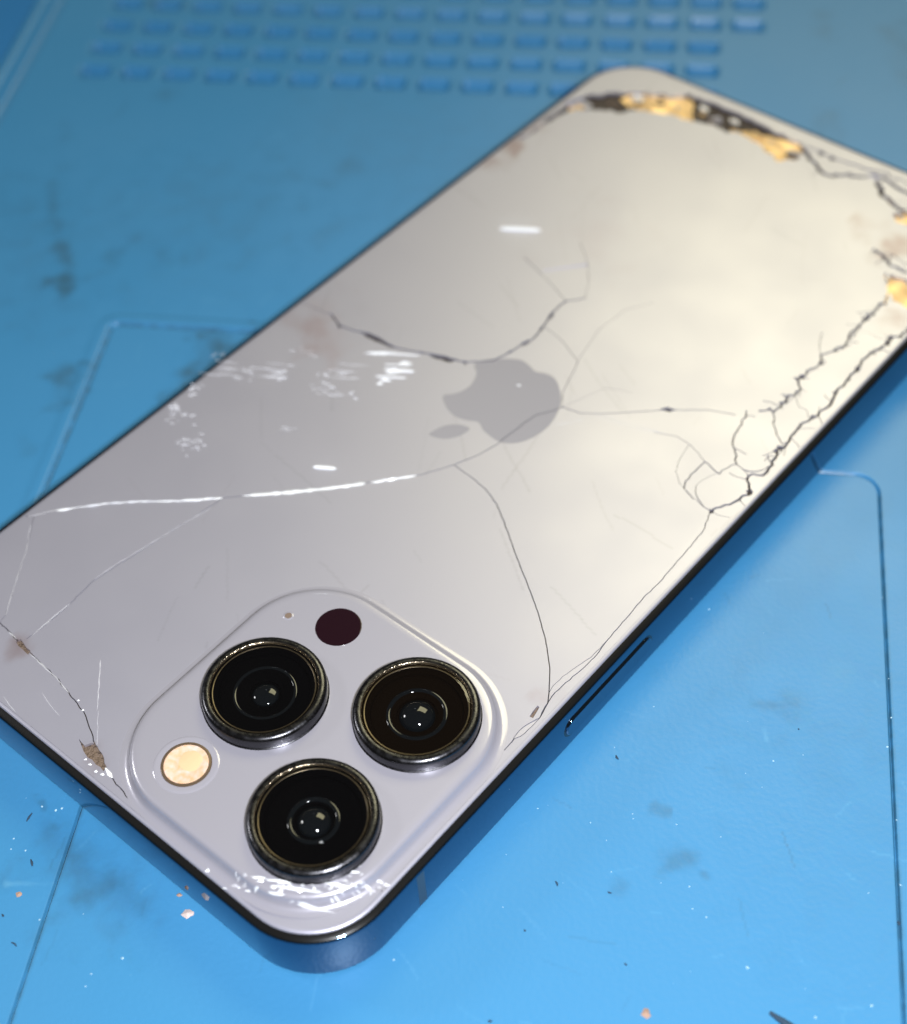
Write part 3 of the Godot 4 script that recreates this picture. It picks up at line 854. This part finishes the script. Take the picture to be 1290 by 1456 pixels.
	# broken bits left in the gap at the far edge and along the far right corner
	for c in [[130.6,68.4], [132.3,66.8], [134.2,64.1], [134.5,61.8], [137.6,60.9], [139.6,58.2], [138.3,54.5], [141.5,52.3], [140.2,48.1], [141.2,45.4], [140.5,41.2], [141.2,39.0], [140.9,35.6], [138.3,28.3], [140.2,24.9], [141.5,22.6], [138.6,17.0], [137.9,14.6], [125.5,7.1], [122.9,3.4]]:
		for k in 2:
			var poly := PackedVector2Array()
			var m := Vector2(c[0], c[1]) + Vector2(rng.randf_range(-1.2, 1.2), rng.randf_range(-1.2, 1.2))
			var n := rng.randi_range(4, 6)
			var turn := rng.randf() * TAU
			var size := rng.randf_range(0.35, 1.25)
			for i in n: poly.append(m + Vector2.from_angle(turn + TAU * i / n) * size * rng.randf_range(0.45, 1.3) * Vector2(1.0, 1.5))
			st2 = begin()
			var which := rng.randf()
			var h := rng.randf_range(7.08, 7.3)
			if slab(st2, poly, 6.95, h, Vector2(rng.randf_range(-0.15, 0.15), rng.randf_range(-0.15, 0.15))):
				made("loose_shard" if which < 0.35 else "torn_adhesive", st2, M.glass if which < 0.35 else M.gold if which < 0.55 else M.chip_fill if which < 0.8 else M.under, phone)
	# white rods put in for lamp reflections on the glass
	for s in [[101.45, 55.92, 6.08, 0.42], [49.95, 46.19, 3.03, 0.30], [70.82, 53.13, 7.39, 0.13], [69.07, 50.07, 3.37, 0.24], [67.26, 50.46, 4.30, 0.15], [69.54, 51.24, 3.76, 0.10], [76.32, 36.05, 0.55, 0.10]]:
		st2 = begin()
		glint_rod(st2, Vector2(s[0], s[1]), s[2], s[3])
		made("glint_rod", st2, M.crushed, phone)
	# adhesive bared where the near edge is chipped
	for c in [[3.71,40.67,3.50,39.21,4.44,38.61,4.63,37.61,3.72,35.37,3.08,33.76,2.38,33.72,2.53,35.37,2.56,36.45,2.27,37.18,2.73,38.48], [7.87,56.31,8.45,56.01,8.31,54.69,8.08,53.09,7.53,52.75,7.50,54.04,7.54,55.24], [36.46,2.85,38.55,3.10,38.61,2.64,36.58,2.31]]:
		st2 = begin()
		if slab(st2, pts(c), 6.9, 7.3): made("bared_adhesive", st2, M.chip_fill, phone)

# height of the glass surface, plateau included
func surface(p: Vector2) -> float:
	var q := (p - PLATEAU).abs() - PLATEAU_HALF + Vector2(PLATEAU_R, PLATEAU_R)
	var d := Vector2(maxf(q.x, 0.0), maxf(q.y, 0.0)).length() + minf(maxf(q.x, q.y), 0.0) - PLATEAU_R
	if d >= PLATEAU_PROFILE[0].x: return GLASS_TOP
	for i in PLATEAU_PROFILE.size() - 1:
		var u := PLATEAU_PROFILE[i]
		var v := PLATEAU_PROFILE[i + 1]
		if d >= v.x: return GLASS_TOP + lerpf(v.y, u.y, (d - v.x) / (u.x - v.x))
	return GLASS_TOP + 1.5

func smooth_outline(poly: PackedVector2Array) -> PackedVector2Array:
	var r := PackedVector2Array()
	var n := poly.size()
	for i in n:
		for k in 4:
			r.append(poly[i].cubic_interpolate(poly[(i + 1) % n], poly[(i + n - 1) % n], poly[(i + 2) % n], k / 4.0))
	return r

# a ragged, low ridge of broken glass along a path
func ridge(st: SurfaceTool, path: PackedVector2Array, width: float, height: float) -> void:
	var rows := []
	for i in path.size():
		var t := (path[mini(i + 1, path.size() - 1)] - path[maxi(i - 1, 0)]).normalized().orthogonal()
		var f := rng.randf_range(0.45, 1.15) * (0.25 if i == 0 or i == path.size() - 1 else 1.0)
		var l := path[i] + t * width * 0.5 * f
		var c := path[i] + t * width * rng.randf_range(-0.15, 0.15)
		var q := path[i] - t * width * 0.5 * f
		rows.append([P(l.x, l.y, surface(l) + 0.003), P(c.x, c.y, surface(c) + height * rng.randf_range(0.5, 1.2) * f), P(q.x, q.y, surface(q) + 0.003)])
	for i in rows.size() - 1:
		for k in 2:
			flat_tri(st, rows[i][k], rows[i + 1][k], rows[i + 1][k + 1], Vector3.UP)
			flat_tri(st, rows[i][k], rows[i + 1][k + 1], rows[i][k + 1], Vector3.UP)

# a thin rounded white rod standing in for a lamp glint, lying along the picture's width
func glint_rod(st: SurfaceTool, at: Vector2, long: float, radius: float) -> void:
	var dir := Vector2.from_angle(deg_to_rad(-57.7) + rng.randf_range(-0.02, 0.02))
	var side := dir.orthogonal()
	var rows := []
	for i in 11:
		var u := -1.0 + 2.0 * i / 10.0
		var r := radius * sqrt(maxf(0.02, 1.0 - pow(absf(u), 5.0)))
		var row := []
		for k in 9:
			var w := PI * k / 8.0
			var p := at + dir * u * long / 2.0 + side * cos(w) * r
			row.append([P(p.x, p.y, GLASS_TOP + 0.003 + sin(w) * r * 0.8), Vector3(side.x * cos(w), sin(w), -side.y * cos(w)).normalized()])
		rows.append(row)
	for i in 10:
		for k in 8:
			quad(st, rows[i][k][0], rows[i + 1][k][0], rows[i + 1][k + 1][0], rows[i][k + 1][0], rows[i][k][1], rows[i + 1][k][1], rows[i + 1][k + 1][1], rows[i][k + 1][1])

func splinter_glint(st: SurfaceTool, at: Vector2, long: float, wide: float) -> void:
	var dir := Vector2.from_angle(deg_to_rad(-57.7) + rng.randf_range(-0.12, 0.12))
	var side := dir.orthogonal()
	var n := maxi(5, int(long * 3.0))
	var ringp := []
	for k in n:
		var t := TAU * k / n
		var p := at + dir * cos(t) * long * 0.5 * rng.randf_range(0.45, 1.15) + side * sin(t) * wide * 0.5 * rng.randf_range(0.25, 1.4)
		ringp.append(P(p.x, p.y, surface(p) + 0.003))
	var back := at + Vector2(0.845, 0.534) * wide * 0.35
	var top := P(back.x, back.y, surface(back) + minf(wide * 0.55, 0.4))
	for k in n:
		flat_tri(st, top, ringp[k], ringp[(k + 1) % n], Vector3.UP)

# ------------------------------------------------------------------ the camera plateau
func build_plateau() -> void:
	var pa := PLATEAU.x
	var pb := PLATEAU.y
	var rad := PLATEAU_R
	var h0 := GLASS_TOP
	var put := func(x: float, y: float, h: float) -> Vector3: return Vector3(x + pa - LEN / 2.0, h, -(y + pb - WID / 2.0)) * MM
	var st := begin()
	var prof := PackedVector2Array()
	for q in PLATEAU_PROFILE:
		prof.append(Vector2(rad + q.x, h0 + q.y))
	sweep(st, rim(PLATEAU_HALF.x - rad, PLATEAU_HALF.y - rad, 16), prof, put, true)
	var plateau := made("camera_plateau", st, M.plateau, phone)
	var top := h0 + 1.5
	# three camera lenses: place, barrel material, radius and depth of the front element
	for spec in [[11.8, 11.5, M.barrel, 1.8, 0.9, 0.75], [20.0, 26.75, M.barrel, 1.5, 0.5, 1.9], [28.35, 11.75, M.brown_barrel, 2.0, 1.1, 1.15]]:
		var o := Node3D.new()
		o.name = "camera_lens"
		phone.add_child(o, true)
		o.position = P(spec[0], spec[1], top)
		st = begin()
		sweep(st, rim(0, 0, 20), PackedVector2Array([Vector2(7.12, -0.05), Vector2(7.10, 0.10), Vector2(7.0, 0.18), Vector2(7.0, 1.25), Vector2(6.93, 1.45), Vector2(6.78, 1.62), Vector2(6.55, 1.72), Vector2(6.3, 1.74), Vector2(6.12, 1.70)]), local)
		made("lens_ring", st, M.ring, o)
		st = begin()
		sweep(st, rim(0, 0, 20), PackedVector2Array([Vector2(6.12, 1.70), Vector2(6.02, 1.62), Vector2(5.95, 1.42)]), local)
		made("worn_rim", st, M.worn, o)
		st = begin()
		sweep(st, rim(0, 0, 20), PackedVector2Array([Vector2(5.95, 1.42), Vector2(5.72, 1.36), Vector2(5.70, 1.0), Vector2(5.1, 0.96), Vector2(5.0, 0.66), Vector2(spec[3] + 0.7, 0.5), Vector2(spec[3] + 0.25, 0.34), Vector2(spec[3] + 0.2, 0.04), Vector2(0.05, 0.03)]), local)
		made("barrel", st, spec[2], o)
		st = begin()
		sweep(st, rim(0, 0, 20), PackedVector2Array([Vector2(5.76, 1.375), Vector2(5.66, 1.385), Vector2(5.62, 1.36)]), local)
		made("bright_line", st, M.fine_line, o)
		st = begin()
		var dome := PackedVector2Array()
		for k in 9:
			var t := k / 8.0
			dome.append(Vector2(spec[3] * cos(t * PI / 2.0) + 0.001, 0.05 + spec[4] * sin(t * PI / 2.0)))
		sweep(st, rim(0, 0, 12), dome, local)
		made("front_element", st, M.pupil, o)
		st = begin()
		var bead := PackedVector2Array()
		for k in 9:
			var t := PI * k / 8.0
			bead.append(Vector2(spec[3] + spec[5] + 0.30 * cos(t), 0.44 + 0.16 * sin(t)))
		sweep(st, rim(0, 0, 14), bead, local)
		made("element_ring", st, M.pupil, o)
		st = begin()
		sweep(st, rim(0, 0, 20), PackedVector2Array([Vector2(5.9, 1.40), Vector2(5.6, 1.41)]), local, true)
		made("cover_glass", st, M.pane, o)
	# flash
	var f := Node3D.new()
	f.name = "flash"
	phone.add_child(f, true)
	f.position = P(8.3, 27.15, top)
	st = begin()
	sweep(st, rim(0, 0, 14), PackedVector2Array([Vector2(3.6, 0.004), Vector2(3.5, 0.05), Vector2(3.3, 0.06), Vector2(2.75, 0.03)]), local)
	made("surround", st, M.clear_ring, f)
	st = begin()
	sweep(st, rim(0, 0, 14), PackedVector2Array([Vector2(2.80, 0.01), Vector2(2.7, 0.20), Vector2(2.5, 0.22), Vector2(2.38, 0.06)]), local)
	made("rim", st, M.flash_ring, f)
	st = begin()
	sweep(st, rim(0, 0, 14), PackedVector2Array([Vector2(2.52, 0.10), Vector2(2.2, 0.16), Vector2(2.1, 0.12), Vector2(1.6, 0.20), Vector2(1.5, 0.16), Vector2(0.9, 0.22)]), local, true)
	made("diffuser", st, M.flash_white, f)
	st = begin()
	sweep(st, rim(0.25, 0.2, 6), PackedVector2Array([Vector2(1.1, 0.17), Vector2(0.8, 0.235), Vector2(0.1, 0.27)]), func(x: float, y: float, h: float) -> Vector3: return Vector3(x + 0.45, h, -y + 0.1) * MM, true)
	made("phosphor", st, M.flash_yellow, f)
	# depth sensor and microphone
	st = begin()
	sweep(st, rim(0, 0, 14), PackedVector2Array([Vector2(2.68, 0.002), Vector2(2.66, 0.02), Vector2(2.6, 0.03)]), local, true)
	var s := made("depth_sensor", st, M.sensor, phone)
	s.position = P(31.95, 26.85, top)
	st = begin()
	sweep(st, rim(0, 0, 8), PackedVector2Array([Vector2(0.62, 0.003), Vector2(0.55, 0.05), Vector2(0.42, 0.05)]), local)
	var mic := made("microphone_hole", st, M.clear_ring, phone)
	mic.position = P(29.55, 32.5, top)
	st = begin()
	sweep(st, rim(0, 0, 8), PackedVector2Array([Vector2(0.43, 0.012), Vector2(0.40, 0.014)]), local, true)
	made("hole", st, M.chip_fill, mic)

# ------------------------------------------------------------------ small things lying about
func grain(st: SurfaceTool, at: Vector3, size: float, flatness: float) -> void:
	var top := at + Vector3(0, size * flatness, 0)
	var r := []
	var t0 := rng.randf() * TAU
	for k in 5:
		r.append(at + Vector3(cos(t0 + TAU * k / 5.0), 0, sin(t0 + TAU * k / 5.0)) * size * rng.randf_range(0.5, 1.1))
	for k in 5:
		flat_tri(st, top, r[k], r[(k + 1) % 5], Vector3(0, 1, 0))

func build_debris() -> void:
	var st := begin()
	for p in [
		[35.3,46.4,0.16], [38.6,45.3,0.1], [35.4,46.5,0.1], [20.2,54.9,0.14], [20.3,55.5,0.14], [25.0,55.7,0.16], [26.7,63.0,0.18], [23.7,62.9,0.1], [27.1,65.5,0.16], [28.6,66.3,0.18], [32.9,71.4,0.26], [39.7,75.9,0.24], [45.3,61.6,0.14], [47.9,43.2,0.2], [48.5,39.2,0.18], [48.6,60.3,0.2], [48.5,52.5,0.14], [48.4,33.8,0.14], [48.1,21.9,0.14], [27.5,25.8,0.18], [21.7,40.6,0.14], [17.6,46.6,0.14], [34.0,28.7,0.1], [34.1,50.0,0.12], [-43.7,61.6,0.3], [-43.1,61.3,0.25], [-45.4,61.3,0.22], [-45.5,66.9,0.22], [-47.3,65.6,0.16], [-47.2,66.9,0.14], [-41.4,74.7,0.18], [-31.3,77.9,0.28], [-34.1,80.0,0.16], [-34.3,81.4,0.16], [-36.9,73.5,0.12], [29.8,56.7,0.1], [7.0,61.4,0.1], [7.4,67.6,0.1], [-3.1,74.8,0.2], [-5.9,73.9,0.12], [18.4,62.2,0.12], [45.2,74.0,0.2], [15.7,56.5,0.14], [17.6,58.5,0.14], [32.3,48.4,0.1], [9.8,55.4,0.12]
	]:
		grain(st, Vector3(p[0], 0.02, p[1]) * MM, p[2] * 0.8 * MM, 0.9)
	for k in 130:
		var at := Vector3(rng.randf_range(-110, 70), 0.02, rng.randf_range(-70, 100))
		grain(st, at * MM, rng.randf_range(0.02, 0.06) * MM, 0.9)
	tag(made("dust", st, M.dust, self), "pale specks of dust scattered over the blue mat", "dust", "", "stuff")
	st = begin()
	for p in [
		[-46.55,63.34,-46.25,62.23,0.12], [-44.59,67.86,-44.16,68.67,0.14], [17.85,47.61,18.20,48.13,0.14], [38.06,41.83,38.14,42.01,0.1], [12.60,63.97,12.87,64.52,0.12], [20.49,72.42,20.79,72.62,0.1], [18.18,64.57,18.63,64.68,0.1], [-43.62,77.56,-42.87,77.95,0.1], [9.86,69.90,10.10,70.03,0.1], [48.11,64.51,48.37,64.95,0.16], [-45.64,74.55,-45.38,74.85,0.12], [7.37,80.15,7.79,80.10,0.14]
	]:
		hair(st, Vector2(p[0], p[1]), Vector2(p[2], p[3]), p[4])
	tag(made("lint", st, M.lint, self), "dark crumbs of lint scattered over the blue mat", "lint", "", "stuff")
	for f in [
		["glass_flake", -25.82, 72.26, 0.8, 0.55, 0.35, "pinkish chip of broken glass on the mat beside the phone", "glass chip", "flake"],
		["glass_flake", -27.21, 70.19, 0.35, 0.28, 0.25, "tiny brownish chip touching the lower left side of the phone", "glass chip", "crumb"],
		["crumb", 23.02, 77.48, 0.6, 0.6, 0.4, "round orange crumb at the bottom of the mat", "crumb", "crumb"],
		["crumb", -44.56, 72.10, 0.38, 0.35, 0.2, "small reddish crumb at the left of the mat", "crumb", "crumb"],
	]:
		st = begin()
		var n := 9
		var r := []
		for k in n:
			var t := TAU * k / n
			r.append(Vector3(cos(t) * f[3] * rng.randf_range(0.6, 1.15), 0.0, sin(t) * f[4] * rng.randf_range(0.6, 1.15)))
		var top := Vector3(0.1 * f[3], f[5], 0.0)
		for k in n:
			flat_tri(st, top * MM, r[k] * MM, r[(k + 1) % n] * MM, Vector3.UP)
		var o := made(f[0], st, M[f[8]], self)
		o.position = Vector3(f[1], 0.03, f[2]) * MM
		tag(o, f[6], f[7])
	st = begin()
	hair(st, Vector2(35.23, 75.95), Vector2(39.01, 78.05), 0.42)
	tag(made("wire_offcut", st, M.lint, self), "short dark offcut of wire at the lower right of the mat", "wire")

# a short rounded strand lying on the mat
func hair(st: SurfaceTool, p0: Vector2, p1: Vector2, r: float) -> void:
	var side := (p1 - p0).normalized().orthogonal()
	var bend := rng.randf_range(-0.12, 0.12) * p0.distance_to(p1)
	var rows := []
	for i in 7:
		var t := i / 6.0
		var c := p0.lerp(p1, t) + side * bend * sin(t * PI)
		var rr := r * (0.35 + 0.65 * sin(PI * clampf(t, 0.08, 0.92)))
		var row := []
		for k in 5:
			var w := PI * k / 4.0
			row.append(Vector3(c.x + side.x * cos(w) * rr, 0.01 + sin(w) * rr, c.y + side.y * cos(w) * rr) * MM)
		rows.append(row)
	for i in 6:
		for k in 4:
			flat_tri(st, rows[i][k], rows[i + 1][k], rows[i + 1][k + 1], Vector3.UP)
			flat_tri(st, rows[i][k], rows[i + 1][k + 1], rows[i][k + 1], Vector3.UP)

func _ready() -> void:
	rng.seed = 20240611
	materials()
	camera_and_light()
	build_mat()
	build_phone()
	build_debris()
